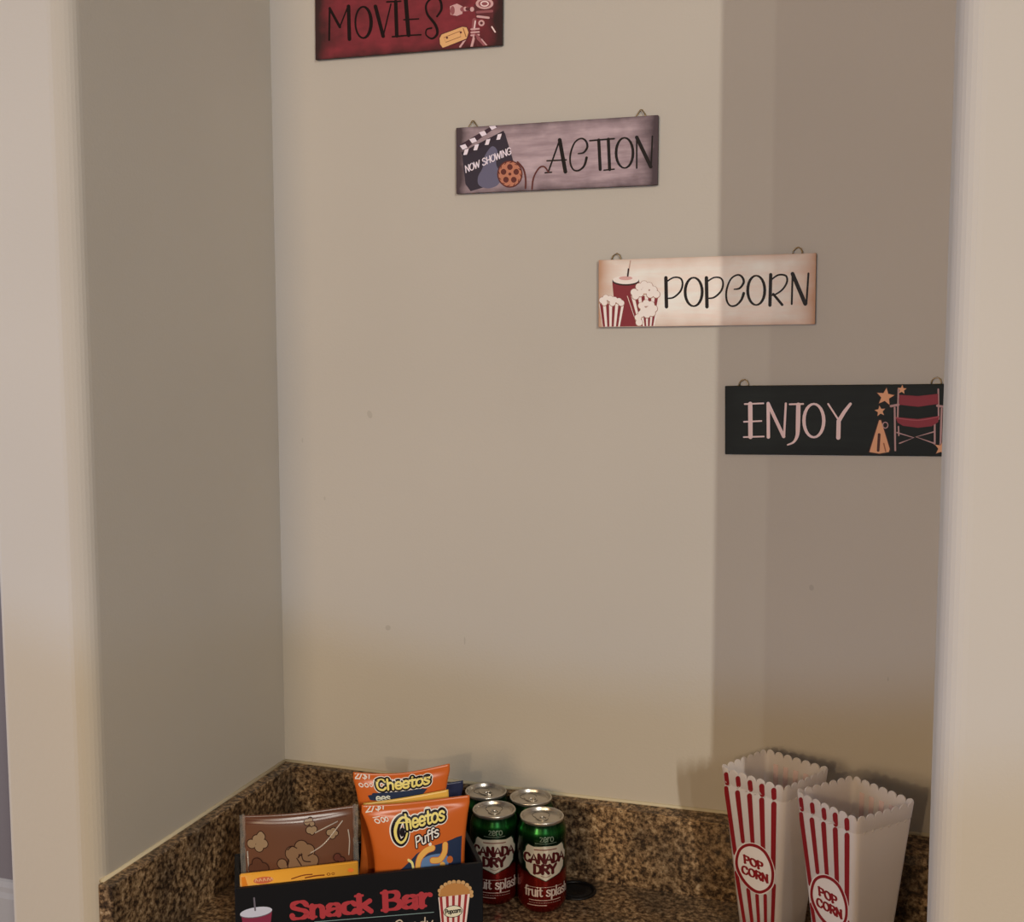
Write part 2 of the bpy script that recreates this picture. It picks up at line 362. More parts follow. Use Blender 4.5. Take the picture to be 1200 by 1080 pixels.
# ------------------------------------------------------------------ wall signs
SW, SH, SD = .28099, .08898, .006
def sign_mat(name, base, edge, streak, stretch=(6, 1, 60), edge_amt=1.0, blot=0.0):
    m = mat(name, (*base, 1), .6, 0, .2); n, l, b = nodes(m); t = n.new('ShaderNodeTexCoord')
    mp = n.new('ShaderNodeMapping'); mp.inputs['Scale'].default_value = stretch; l.new(t.outputs['Object'], mp.inputs[0])
    a = noise(n, l, mp.outputs[0], 3.0, 4, .6)
    r = ramp(n, [(.3, streak), (.65, base)]); l.new(a.outputs[0], r.inputs[0])
    # printed dirty border: distance to the edge of the board in its own frame
    sp = n.new('ShaderNodeSeparateXYZ'); l.new(t.outputs['Object'], sp.inputs[0])
    def M(op, x, y=None):
        k = n.new('ShaderNodeMath'); k.operation = op
        for i, v in enumerate((x, y)):
            if v is None: continue
            if hasattr(v, 'default_value'): l.new(v, k.inputs[i])
            else: k.inputs[i].default_value = v
        return k.outputs[0]
    ex = M('MULTIPLY', M('ABSOLUTE', sp.outputs['X']), 2/SW); ez = M('MULTIPLY', M('ABSOLUTE', sp.outputs['Z']), 2/SH)
    bl = noise(n, l, t.outputs['Object'], 38, 3)
    e = M('MAXIMUM', M('POWER', ex, 7.0), M('MULTIPLY', M('POWER', ez, 5.0), .55))
    e = M('MULTIPLY', M('ADD', M('MULTIPLY', e, 1.4), M('MULTIPLY', M('SUBTRACT', bl.outputs[0], .5), .8+blot)), edge_amt)
    cl = n.new('ShaderNodeClamp'); l.new(e, cl.inputs[0])
    mx = n.new('ShaderNodeMix'); mx.data_type = 'RGBA'; l.new(cl.outputs[0], mx.inputs[0]); l.new(r.outputs[0], mx.inputs[6]); mx.inputs[7].default_value = (*edge, 1)
    l.new(mx.outputs[2], b.inputs['Base Color']); return m
A3 = lambda r, g, b, k=1.0: alb((r, g, b), k)[:3]
WIRE = mat('hanger_wire', (.33, .24, .13, 1), .35, .8)
def sign_root(name, label, x, z, tilt, bmat, gold):
    t = thing(name, label, 'wall sign', (x, -.0015-SD/2, z), rot=(0, -tilt, 0), group='movie night signs stepping down the wall')
    bm = bmesh.new(); box(bm, -SW/2, SW/2, -SD/2, SD/2, -SH/2, SH/2); bevel(bm, .0007, 1)
    bo = bm_obj('board', bm, [bmat, mat('sign_edge', (.02, .012, .012, 1), .5)], t)
    for p in bo.data.polygons: p.material_index = 0 if p.normal.y < -.5 else 1
    for s in (-1, 1):
        bm = bmesh.new(); h = SH/2
        if gold: tube(bm, [(s*.117+dx, .0005, h+dz) for dx, dz in ((-.006, -.003), (-.0055, .003), (-.003, .0065), (.001, .008), (.0045, .006), (.006, .002), (.006, -.003))], .0009, 6)
        else: tube(bm, [(s*.117+dx, .0005, h+dz) for dx, dz in ((-.007, -.003), (-.0062, .001), (-.001, .0085), (.001, .0085), (.0062, .001), (.007, -.003))], .0009, 6)
        bm_obj('hanger', bm, WIRE, t, True)
    return t
DST = [(-SW/2, SH/2), (SW/2, SH/2), (SW/2, -SH/2), (-SW/2, -SH/2)]
def on_board(u, v, h): return Vector((u, -SD/2-h, v))
CLIP = (-SW/2+.0008, SW/2-.0008, -SH/2+.0008, SH/2-.0008)

# MOVIES
s = sign_root('wall_sign', 'dark red MOVIES sign with a film camera, highest on the wall', .2166, 1.1863, -.0116,
              sign_mat('red_board', A3(128, 45, 50), A3(52, 30, 28), A3(104, 38, 42), (5, 1, 14), 1.0, .5), False)
SRC = [(367.1, -6.8), (587.7, -28.7), (587.1, 51.8), (367.6, 69.3)]
a = Art(SRC, DST, (350, 0, 4.615), clip=CLIP); K = alb((18, 4, 6))
a.stroke([(160, 38), (157, 212)], 11, K); a.stroke([(160, 42), (215, 142)], 15, K); a.stroke([(215, 142), (258, 32)], 8, K); a.stroke([(262, 30), (267, 208)], 20, K)
a.stroke([(342+43*math.sin(t), 117-85*math.cos(t), .55+.45*max(0, math.sin(t))) for t in (2*math.pi*i/24 for i in range(24))], 19, K, False, True)
a.stroke([(408, 30), (450, 192)], 20, K); a.stroke([(450, 192), (492, 18)], 8, K)
a.stroke([(470, 6), (545, 2)], 9, K); a.stroke([(518, 4), (524, 190)], 20, K); a.stroke([(500, 195), (560, 190)], 9, K)
a.stroke([(572, -10), (588, 186)], 22, K); a.stroke([(562, 103), (642, 98)], 8, K); a.stroke([(545, 190), (655, 184)], 8, K); a.stroke([(560, -15), (640, -22)], 8, K)
a.stroke([(742, 85, .8), (766, 45, 1), (757, -6, 1), (718, -16, .8), (684, 20, .8), (690, 72, 1), (732, 128, 1.2), (744, 176, 1.1), (716, 205, .8), (684, 186, .6), (686, 156, .6), (712, 148, .8)], 13, K)
a.build('lettering', s, on_board)
a = Art(SRC, DST, (350, 0, 4.615), clip=CLIP, h0=2e-4)
p1, p2, p3, p4 = alb((196, 150, 142)), alb((140, 78, 78)), alb((90, 40, 42)), alb((222, 190, 180))
a.poly([(812, 30), (850, 15), (880, 30), (880, 70), (850, 82), (815, 75)], p1); a.ell(826, 52, 12, 24, p2)
a.stroke([(880, 46), (905, 44)], 26, p2); a.ell(895, 44, 9, 12, p1); a.stroke([(905, 44), (945, 46)], 18, p3); a.ell(932, 46, 11, 13, p1)
a.poly([(940, 20), (1055, 10), (1045, 92), (955, 95)], p3); a.ell(1000, 15, 48, 30, p1); a.ell(1000, 16, 34, 20, p2); a.ring(1000, 16, 20, 13, 7, p4)
a.ell(978, -40, 34, 34, p1); a.ell(978, -40, 22, 22, p3); a.stroke([(960, 62), (1040, 56)], 14, p2); a.stroke([(962, 85), (1022, 92)], 12, p1)
a.ell(983, 121, 17, 17, p1); a.ell(983, 121, 8, 8, p3); a.stroke([(945, 105), (938, 185)], 22, p2); a.stroke([(950, 110), (944, 150)], 7, p4)
for y in (155, 172, 188): a.stroke([(928, y), (970, y-3)], 9, p1)
a.stroke([(945, 190), (930, 250)], 13, p1); a.stroke([(955, 190), (1010, 248)], 20, p2); a.stroke([(985, 210), (1015, 246)], 7, p1); a.stroke([(950, 195), (965, 250)], 10, p3)
a.stroke([(900, 205), (868, 250)], 10, p1); a.stroke([(1040, 142), (1058, 170)], 8, p4)
a.poly([(752, 205), (762, 180), (880, 137), (906, 140), (919, 172), (908, 210), (800, 252), (772, 262), (756, 240)], p3)
a.poly([(757, 205), (768, 184), (880, 142), (903, 145), (914, 172), (903, 205), (800, 246), (774, 255), (760, 236)], alb((214, 160, 104)))
a.stroke([(780, 200), (868, 165), (872, 195), (790, 226)], 4, alb((150, 98, 60)), False, True); a.ell(797, 201, 6, 6, p3); a.ell(872, 172, 6, 6, p3); a.stroke([(885, 150), (900, 195)], 5, alb((150, 98, 60)))
a.build('picture', s, on_board)

# ACTION
s = sign_root('wall_sign', 'mauve grey ACTION sign with a clapperboard and film reel', .4296, .9903, -.0044,
              sign_mat('mauve_board', A3(180, 154, 152), A3(72, 57, 58), A3(138, 114, 114), (4, 1, 30), 1.0, .25), False)
SRC = [(532.9, 149.1), (770.7, 133.8), (769.6, 216.0), (533.1, 226.6)]
a = Art(SRC, DST, (520, 120, 4.615), clip=CLIP); K = alb((18, 12, 12))
a.stroke([(622, 200), (560, 374)], 9, K); a.stroke([(622, 200), (653, 372)], 21, K); a.stroke([(553, 313), (658, 308)], 8, K); a.stroke([(543, 378), (578, 375)], 8, K)
a.stroke([(722, 274, .6), (752, 268, .9), (772, 238, 1.1), (764, 206, 1), (738, 192, .8), (704, 214, .8), (682, 270, .9), (680, 325, .9), (698, 362, .8), (728, 364, .9), (756, 338, 1.1), (768, 296, 1.3)], 11, K)
a.stroke([(785, 204), (918, 193)], 9, K); a.stroke([(834, 200), (842, 360)], 17, K)
a.stroke([(886, 196), (893, 360)], 17, K); a.stroke([(862, 364), (918, 358)], 8, K)
a.stroke([(974+46*math.sin(t), 270-82*math.cos(t), .55+.45*abs(math.sin(t))) for t in (2*math.pi*i/24 for i in range(24))], 15, K, False, True)
a.stroke([(1040, 186), (1040, 352)], 9, K); a.stroke([(1040, 186), (1116, 345)], 20, K); a.stroke([(1125, 180), (1118, 345)], 9, K)
a.build('lettering', s, on_board)
a = Art(SRC, DST, (520, 120, 4.615), clip=CLIP, h0=2e-4)
sl, wh, bl2 = alb((52, 44, 52)), alb((226, 204, 206)), alb((98, 92, 108))
a.poly([(95, 290), (325, 162), (372, 318), (300, 430), (140, 478), (112, 440)], sl)
a.poly([(255, 235), (285, 262), (278, 330), (300, 380), (290, 440), (235, 462), (185, 445), (180, 400), (205, 350), (215, 290)], bl2, True)
a.poly([(72, 232), (258, 122), (285, 125), (100, 258)], alb((62, 42, 50))); a.poly([(88, 268), (318, 150), (328, 172), (100, 292)], alb((48, 38, 46)))
for x, y in ((103, 238), (154, 203), (207, 166), (260, 130)): a.poly([(x-22, y-6), (x+8, y-16), (x+20, y+4), (x-6, y+16)], wh)
for x, y in ((114, 266), (169, 241), (231, 212), (293, 184)): a.poly([(x-14, y+16), (x-6, y-14), (x+16, y-18), (x+6, y+14)], wh)
a.text('NOW SHOWING', (112, 378), (34, -14.0), (-4, -36), 5.5, wh)
rg = alb((178, 112, 84)); rd = alb((92, 44, 38))
a.ell(353, 385, 69, 74, rd); a.ell(353, 385, 62, 67, rg)
for k in range(5):
    t = R(72*k-90); a.ell(353+36*math.cos(t), 385+38*math.sin(t), 15, 16, rd)
a.ell(353, 385, 8, 8, rd)
for k in range(12): a.stroke([(353+56*math.cos(k*.5236), 385+60*math.sin(k*.5236)), (353+62*math.cos(k*.5236+.2), 385+66*math.sin(k*.5236+.2))], 4, rd)
a.stroke([(395, 320), (425, 355), (438, 405), (438, 462)], 9, rd); a.stroke([(473, 472), (482, 405), (512, 352), (540, 346), (562, 374)], 8, rd)
a.build('picture', s, on_board)

# POPCORN
s = sign_root('wall_sign', 'cream POPCORN sign with a red cup and striped popcorn tubs', .6321, .8067, .0037,
              sign_mat('cream_board', A3(232, 213, 196), A3(176, 132, 102), A3(221, 196, 176), (3, 1, 26), .75, -.2), True)
SRC = [(700.4, 304.4), (956.3, 296.0), (954.9, 380.0), (700.3, 383.5)]
a = Art(SRC, DST, (690, 280, 4.286), clip=CLIP); K = alb((20, 13, 12))
def pp(x):
    a.stroke([(x, 194), (x+3, 340)], 18, K)
    a.stroke([(x, 216, .8), (x+38, 193, .8), (x+72, 196, .9), (x+84, 222, 1), (x+74, 260, 1), (x+40, 292, .9), (x+4, 298, .7)], 10, K)
pp(384); pp(588)
for cx, cy, rx, ry in ((524, 265, 43, 72), (839, 257, 43, 74)):
    a.stroke([(cx+rx*math.sin(t), cy-ry*math.cos(t), .55+.45*abs(math.sin(t))) for t in (2*math.pi*i/24 for i in range(24))], 15, K, False, True)
a.stroke([(728, 252, .6), (756, 246, .9), (776, 216, 1.1), (766, 188, 1), (742, 180, .8), (710, 202, .8), (690, 255, .9), (690, 305, .9), (708, 334, .8), (738, 332, .9), (764, 305, 1.1), (776, 272, 1.3)], 11, K)
a.stroke([(912, 178), (908, 332)], 17, K); a.stroke([(912, 206, .8), (950, 180, .9), (988, 184, 1), (994, 214, 1), (972, 252, .9), (935, 278, .8), (908, 284, .6)], 10, K); a.stroke([(925, 276), (970, 330)], 13, K)
a.stroke([(1022, 172), (1018, 326)], 10, K); a.stroke([(1022, 174), (1086, 325)], 20, K); a.stroke([(1102, 172), (1092, 325)], 10, K)
a.build('lettering', s, on_board)
a = Art(SRC, DST, (690, 280, 4.286), clip=CLIP, h0=2e-4)
mr, cr, pk = alb((122, 40, 44)), alb((232, 206, 190)), alb((200, 150, 138)); K = alb((46, 22, 22))
a.poly([(114, 215), (252, 215), (240, 442), (135, 442)], mr); a.ell(182, 210, 68, 24, K); a.ell(182, 205, 65, 21, cr); a.ell(182, 196, 34, 10, pk); a.stroke([(206, 108), (194, 178)], 6, alb((176, 140, 120))); a.stroke([(196, 150), (192, 185)], 8, K)
def tub(x0, x1, y0, xb0, xb1, y1, n):
    a.poly([(x0, y0), (x1, y0), (xb1, y1), (xb0, y1)], cr)
    for i in range(n):
        f0, f1 = (i*2+.2)/(2*n), (i*2+1.2)/(2*n)
        a.poly([(x0+(x1-x0)*f0, y0), (x0+(x1-x0)*f1, y0), (xb0+(xb1-xb0)*f1, y1), (xb0+(xb1-xb0)*f0, y1)], mr)
def heap(spots, r, c=cr, e=alb((150, 100, 80))):
    for x, y in spots: a.ell(x, y, r*1.15, r*1.15, e, n=12, bump=False)
    a.layer += 1
    for x, y in spots: a.ell(x, y-1, r, r, c, n=12, bump=False)
    a.layer += 1
tub(188, 360, 285, 242, 326, 442, 5); heap([(225, 268), (250, 240), (275, 228), (300, 236), (322, 255), (336, 278), (280, 258), (255, 272), (305, 278), (232, 286)], 18)
tub(48, 174, 325, 66, 152, 442, 4); heap([(64, 308), (82, 295), (104, 300), (126, 306), (148, 312), (160, 322), (75, 320), (116, 322)], 15)
heap([(262, 335), (285, 322), (310, 330), (325, 350), (300, 355), (272, 358), (262, 376), (290, 380), (315, 372), (245, 395), (250, 420)], 17)
a.build('picture', s, on_board)

# ENJOY
s = sign_root('wall_sign', 'black green ENJOY sign with a red director chair, lowest and partly behind the right wall', .8022, .6423, .0154,
              sign_mat('black_board', A3(30, 34, 30), A3(18, 20, 18), A3(23, 26, 24), (2, 1, 22), .6, 0), True)
SRC = [(849.0, 452.3), (1121.4, 449.8), (1120.0, 535.3), (849.0, 532.6)]
def enjoy(a, c, g):
    S = lambda p, w, sm=True: a.stroke(p, w+g, c, sm, bump=False)
    S([(166, 186), (167, 352)], 22); S([(138, 187), (232, 183)], 8); S([(134, 276), (222, 272)], 8); S([(133, 353), (234, 350)], 8)
    S([(256, 184), (257, 353)], 17); S([(256, 185), (334, 350)], 17); S([(345, 184), (336, 350)], 11)
    S([(364, 188), (432, 186)], 9); S([(408, 190, 1), (406, 290, 1), (402, 345, .8), (384, 378, .5), (354, 392, .35)], 22)
    a.stroke([(486+50*math.sin(t), 270-84*math.cos(t), .6+.4*abs(math.sin(t))) for t in (2*math.pi*i/24 for i in range(24))], 17+g, c, False, True, bump=False)
    S([(558, 186), (610, 266)], 9); S([(670, 186, .8), (640, 225, 1), (611, 272, 1.2), (609, 356, 1.2)], 18, False)
    a.layer += 1
a = Art(SRC, DST, (840, 430, 4.286), clip=CLIP)
enjoy(a, alb((14, 12, 12)), 9); enjoy(a, alb((214, 182, 172)), 0)
a.build('lettering', s, on_board)
a = Art(SRC, DST, (840, 430, 4.286), clip=CLIP, h0=2e-4)
tn, dk, cl, mt = alb((206, 146, 104)), alb((70, 34, 26)), alb((128, 44, 50)), alb((168, 128, 120))
def star(x, y, r, rot=0):
    for rr, c in ((r*1.12, dk), (r, tn)):
        a.poly([(x+(rr if k % 2 == 0 else rr*.45)*math.sin(R(36*k+rot)), y-(rr if k % 2 == 0 else rr*.45)*math.cos(R(36*k+rot))) for k in range(10)], c)
star(846, 150, 46, 8); star(820, 222, 28, -8); star(930, 114, 24, 5)
a.poly([(812, 262), (828, 264), (874, 420), (820, 440), (760, 430)], dk); a.poly([(815, 268), (824, 268), (868, 412), (864, 428), (815, 436), (766, 428)], tn)
a.stroke([(815, 340), (810, 420)], 14, dk); a.stroke([(838, 385), (848, 425)], 7, alb((150, 86, 56))); a.ring(846, 293, 13, 15, 5, mt)
S = lambda p, w=8, c=mt: a.stroke(p, w, c, False)
S([(912, 112), (908, 270)]); S([(1113, 112), (1115, 262)]); S([(893, 205), (896, 420)], 9); S([(912, 300), (914, 345)], 7); S([(1095, 285), (1095, 388)], 9); S([(1130, 210), (1124, 392)], 10)
S([(905, 330), (990, 356), (918, 384)], 7); S([(1095, 325), (1000, 352), (1092, 384)], 7)
a.poly([(915, 140), (1012, 146), (1112, 135), (1113, 186), (1012, 200), (916, 190)], cl); a.poly([(898, 252), (1010, 262), (1118, 246), (1112, 278), (1080, 298), (1010, 306), (935, 296), (908, 280)], cl)
a.stroke([(900, 256), (1010, 268), (1115, 250)], 5, alb((156, 72, 76))); a.stroke([(874, 197), (912, 190)], 12, mt); a.stroke([(1108, 195), (1146, 201)], 12, mt)
star(1130, 410, 38, 12)
a.build('picture', s, on_board)

# ------------------------------------------------------------------ snack caddy
TH = R(32.133); ORG = Vector((.1566, -.3928, 0))
def caddy_at(s_, d_, z=0): return (ORG.x + s_*math.cos(TH) - d_*math.sin(TH), ORG.y + s_*math.sin(TH) + d_*math.cos(TH), z)
CW, CH, CD = .2962, .105, .100
cad = thing('snack_caddy', 'black wooden caddy lettered Snack Bar, filled with snack bags', 'snack caddy', tuple(ORG), TH)
BW = mat('black_painted_wood', (.006, .007, .011, 1), .5, 0, .2)
def panel(name, *b):
    bm = bmesh.new(); box(bm, *b); bevel(bm, .0008, 1); return bm_obj(name, bm, BW, cad)
T = .006
panel('front_panel', 0, CW, 0, T, .0005, CH); panel('back_panel', 0, CW, CD-T, CD, .0005, CH)
panel('side_panel', 0, T, T, CD-T, .0005, CH); panel('side_panel', CW-T, CW, T, CD-T, .0005, CH); panel('bottom_panel', T, CW-T, T, CD-T, .0005, .006)
SRC = [(275, 1042), (566, 1011), (566.4, 1107.1), (277.5, 1142.8)]; DSTP = [(0, CH), (CW, CH), (CW, 0), (0, 0)]
on_panel = lambda u, v, h: Vector((u, -h, v))
KC = 1.15
a = Art(SRC, DSTP, (265, 1020, 3.934)); rd = alb((166, 56, 62), 1.0)
a.text('Snack', (300, 224), (133, -13.6), (-3, -76), 24.5, rd, .13, fat=.55); a.text('Bar', (722, 182), (137, -14.2), (-3, -80), 26.5, rd, .13, fat=.55)
a.stroke([(408, 236), (957, 191)], 3, alb((120, 140, 138), KC))
a.text('Grab some Candy'[10:], (772, 284), (62, -6.5), (3, -54), 6, alb((178, 160, 140), KC))
a.build('lettering', cad, on_panel)
a = Art(SRC, DSTP, (265, 1020, 3.934), h0=2e-4)
cup, lid, gy = alb((118, 40, 62), KC), alb((178, 178, 200), KC), alb((96, 90, 100), KC)
a.poly([(70, 205), (212, 182), (196, 330), (92, 345)], cup); a.ell(138, 193, 76, 23, gy, -9); a.ell(138, 190, 75, 22, lid, -9); a.stroke([(129, 126), (134, 182)], 8, gy)
a.build('cup_picture', cad, on_panel)
a = Art(SRC, DSTP, (265, 1020, 3.934), h0=2e-4)
au, ad, cw, sr, K = alb((178, 124, 70), 1.0), alb((196, 154, 104), .95), alb((222, 190, 180), KC), alb((140, 44, 46), KC), alb((20, 16, 18))
for x, y in ((988, 110), (985, 92), (995, 76), (1012, 64), (1030, 55), (1050, 52), (1072, 52), (1092, 55), (1110, 66), (1122, 80), (1130, 98), (1130, 114)): a.ell(x, y, 10, 10, ad, n=12, bump=False)
a.layer += 1
a.poly([(984, 118), (990, 88), (1015, 66), (1050, 56), (1090, 60), (1118, 82), (1126, 106), (1130, 116)], au)
a.poly([(978, 122), (1124, 106), (1096, 330), (1000, 345)], cw)
for i in range(5):
    f0, f1 = (i+.18)/5, (i+.62)/5
    a.poly([(978+146*f0, 122-16*f0), (978+146*f1, 122-16*f1), (1000+96*f1, 345-15*f1), (1000+96*f0, 345-15*f0)], sr)
a.ell(1046, 187, 45, 28, K, -8); a.ell(1046, 187, 42, 25, alb((206, 196, 170), KC), -8)
a.text('Popcorn', (1010, 199), (19.5, -2.6), (0, -19), 4.5, K)
a.build('popcorn_picture', cad, on_panel)

# ------------------------------------------------------------------ snack bags
def pillow(Wd, Hd, Tk, seed, wr=.0012, inset=.009, seal=.010, dip=.002, waist=None):
    rnd = random.Random(seed); ph = [(rnd.uniform(30, 120)*rnd.choice((-1, 1)), rnd.uniform(20, 110), rnd.uniform(0, 6.28)) for _ in range(6)]
    def fn(u, v, h, side=-1):
        a = max(0, min(1, u/Wd)); b = max(0, min(1, (v-seal)/(Hd-2*seal)))
        prof = (max(0, math.sin(math.pi*a))**.55)*(max(0, math.sin(math.pi*b))**.45)
        t = .0006 + Tk/2*prof
        w = sum(math.sin(k1*u+k2*v+p) for k1, k2, p in ph)/6
        pk = math.sin(v*2*math.pi/.004)*.0003 if (v > Hd-seal or v < seal) else 0
        t += wr*w*min(1, prof*2.0) + pk*0
        x = u - Wd/2; iL, iR = waist or (inset, inset); x *= 1-2*(iL if x < 0 else iR)/Wd*math.sin(math.pi*b)**.8 if 0 < b < 1 else 1
        yo = .0012*math.sin(u*46+seed)*(v/Hd)**2
        return Vector((x, side*(t+h)+yo, v - dip*math.sin(math.pi*a)*(v/Hd)**5))
    return fn
def bag(name, label, cat, s_, d_, z_, Wd, Hd, Tk, m, seed, lean=0, roll=0, group=None, **kw):
    t = thing(name, label, cat, caddy_at(s_, d_, z_), group=group, rot=(lean, roll, TH))
    fn = pillow(Wd, Hd, Tk, seed, **kw); nu, nv = int(Wd/.003), int(Hd/.003); V = []; F = []
    for side in (-1, 1):
        for j in range(nv+1):
            for i in range(nu+1): V.append(fn(Wd*i/nu, Hd*j/nv, 0, side))
    n = (nu+1)*(nv+1); idx = lambda k, i, j: k*n + j*(nu+1)+i
    for j in range(nv):
        for i in range(nu):
            F.append((idx(0, i, j), idx(0, i+1, j), idx(0, i+1, j+1), idx(0, i, j+1)))
            F.append((idx(1, i, j), idx(1, i, j+1), idx(1, i+1, j+1), idx(1, i+1, j)))
    for i in range(nu): F += [(idx(0, i, 0), idx(1, i, 0), idx(1, i+1, 0), idx(0, i+1, 0)), (idx(0, i, nv), idx(0, i+1, nv), idx(1, i+1, nv), idx(1, i, nv))]
    for j in range(nv): F += [(idx(0, 0, j), idx(0, 0, j+1), idx(1, 0, j+1), idx(1, 0, j)), (idx(0, nu, j), idx(1, nu, j), idx(1, nu, j+1), idx(0, nu, j+1))]
    mesh_obj('pouch', V, F, m, t, True)
    return t, fn
FO = mat('orange_film', alb((186, 90, 32), 1.1), .32, 0, .6)
FY = mat('yellow_film', alb((200, 160, 70), 1.2), .3, 0, .6)
FN = mat('navy_film', alb((28, 34, 58), 1.4), .3, 0, .6)
FB = mat('brown_film', alb((104, 66, 47), .9), .28, 0, .6)
YW, YB, WHT = alb((228, 182, 104), 1.3), alb((22, 16, 22), 1.2), alb((222, 204, 206), 1.3)

# front puffs bag
W1, H1 = .134, .1725
t, fn = bag('chip_bag', 'orange cheese puffs bag in the front row of the caddy, beside the brown pouch', 'chip bag', .219, .030, .008, W1, H1, .026, FO, 3, waist=(.015, .007), group='orange cheese snack bags')
a = Art([(425.0, 947.5), (552.6, 935.6), (553.4, 1092.8), (427.3, 1108.0)], [(0, H1), (W1, H1), (W1, 0), (0, 0)], (410, 890, 7.713), dh=4e-5, h0=3e-4, clip=(.002, W1-.002, .01, H1-.001))
nv_, bd = alb((34, 44, 66), 1.3), alb((84, 110, 146), 1.3)
a.poly([(330, 1045), (430, 985), (520, 915), (600, 845), (690, 800), (790, 770), (900, 745), (1010, 712), (1060, 705), (1060, 1300), (330, 1300)], nv_)
a.poly([(600, 960), (680, 880), (790, 850), (900, 860), (930, 930), (880, 1000), (760, 1040), (620, 1040)], bd, True)
pf, pd = alb((226, 140, 70), 1.5), alb((160, 84, 40), 1.4)
for pts in ([(605, 1010), (622, 900), (690, 822), (760, 795)], [(760, 905), (835, 900), (882, 840), (888, 770)]): a.stroke(pts, 62, pd, bump=True); a.stroke(pts, 50, pf)
a.stroke([(505, 905), (545, 930), (560, 1000)], 26, alb((214, 186, 120), 1.3)); a.ell(940, 905, 32, 32, pd); a.ell(864, 948, 27, 27, pf); a.ell(735, 760, 16, 16, WHT)
for w, c in ((76, WHT), (58, YB), (20, YW)):
    a.stroke([(520, 535, .8), (470, 530, 1), (420, 575, 1.3), (385, 650, 1.5), (392, 720, 1.5), (432, 750, 1.2), (478, 720, 1), (505, 665, .8)], w, c, bump=False)
    a.text('h', (498, 632), (105, -24), (-4, -125), w, c, bump=False)
    a.text('eetos', (560, 615), (126, -27), (-2, -112), w, c, bump=True)
a.stroke([(405, 578), (540, 566)], 12, YW); a.ell(455, 655, 26, 42, YB, 15)
a.text('Puffs', (590, 792), (96, -44), (-8, -92), 34, YB); a.text('Puffs', (590, 792), (96, -44), (-8, -92), 13, alb((206, 214, 196), 1.3))
a.text('2/$1', (150, 505), (86, -22), (2, -70), 11, WHT); a.stroke([(200, 545), (262, 530)], 7, WHT)
a.ring(230, 572, 22, 18, 10, WHT); a.ring(285, 556, 16, 20, 9, WHT); a.ring(322, 548, 14, 18, 8, WHT)
a.build('print', t, lambda u, v, h: fn(u, v, h), cut=.003, rough=.34)
# yellow bag
t, fn = bag('chip_bag', 'plain yellow snack bag wedged between two orange bags', 'chip bag', .2215, .0535, .012, .107, .166, .014, FY, 5, roll=R(-4), wr=.0016)
# back orange bag
W2, H2 = .1225, .171
t, fn = bag('chip_bag', 'orange cheese snack bag standing tallest at the back of the caddy', 'chip bag', .2078, .0725, .036, W2, H2, .016, FO, 9, dip=.006, group='orange cheese snack bags')
a = Art([(414.7, 907.3), (528.5, 897.5), (529.6, 1049.7), (417.0, 1062.4)], [(0, H2), (W2, H2), (W2, 0), (0, 0)], (410, 890, 7.713), dh=4e-5, h0=3e-4, clip=(.002, W2-.002, .05, H2-.001))
a.poly([(140, 330), (300, 290), (480, 275), (640, 250), (720, 262), (660, 330), (400, 370), (160, 372)], nv_)
for w, c in ((70, WHT), (54, YB), (20, YW)):
    a.text('Cheetos', (235, 272), (134, -16), (0, -96), w, c)
a.stroke([(200, 318), (640, 270)], 34, nv_); a.text('ees', (215, 372), (95, -8), (0, -60), 11, alb((190, 200, 176), 1.3))
a.text('2/$1', (45, 190), (72, -10), (2, -58), 10, WHT); a.ring(95, 240, 18, 16, 9, WHT); a.ring(145, 234, 16, 17, 9, WHT); a.ring(188, 228, 12, 15, 8, WHT)
a.build('print', t, lambda u, v, h: fn(u, v, h), cut=.003, rough=.34)
# navy bag behind
bag('chip_bag', 'dark navy snack bag peeking out behind the orange bags', 'chip bag', .226, .0875, .012, .126, .166, .010, FN, 13)
# brown pouch
W3, H3 = .134, .168
t, fn = bag('snack_pouch', 'glossy brown popcorn pouch in clear wrap at the left of the caddy', 'snack pouch', .0775, .032, .012, W3, H3, .018, FB, 21, wr=.0009, inset=.003, seal=.006)
a = Art([(283.9, 958.8), (417.1, 946.4), (419.4, 1102.4), (287.7, 1118.1)], [(0, H3), (W3, H3), (W3, 0), (0, 0)], (265, 930, 7.27), dh=4e-5, h0=3e-4, clip=(.003, W3-.003, .02, H3-.001))
tan, br = alb((150, 124, 96), .9), alb((52, 30, 24), .9)
def kern(spots, c=tan):
    for x, y, r in spots: a.ell(x, y, r+7, r+7, br, n=16, bump=False)
    a.layer += 1
    for x, y, r in spots: a.ell(x, y, r, r, c, n=16, bump=False)
    a.layer += 1
kern([(205, 440, 36), (255, 400, 38), (290, 370, 34), (310, 430, 36), (270, 465, 36), (290, 352, 22)])
kern([(690, 240, 24), (718, 225, 20), (735, 255, 20)]); kern([(712, 305, 28), (750, 300, 26), (735, 325, 18)])
kern([(885, 330, 24), (920, 320, 26), (915, 360, 24), (945, 340, 18)])
hp = alb((128, 98, 72), 1.0)
kern([(470, 590, 40), (505, 650, 50), (560, 500, 58), (640, 450, 58), (700, 480, 56), (740, 560, 50), (580, 590, 62), (670, 570, 62), (760, 640, 50), (620, 660, 60), (700, 650, 56)], hp)
for pts in ([(520, 470), (560, 440), (600, 455)], [(530, 560), (520, 620), (560, 640)], [(640, 500), (660, 560), (720, 570)], [(600, 540), (640, 600)], [(700, 520), (740, 500)]): a.stroke(pts, 9, br)
kern([(250, 600, 44), (300, 640, 50), (215, 650, 40)], alb((86, 54, 40), 1.0)); kern([(960, 540, 30), (1000, 570, 28)], alb((92, 52, 42), 1.0))
for y in (208, 236, 262): a.stroke([(115, y+12), (500, y-6), (1030, y-60)], 5, alb((86, 48, 36), 1.2))
a.build('print', t, lambda u, v, h: fn(u, v, h), cut=.003, rough=.3)
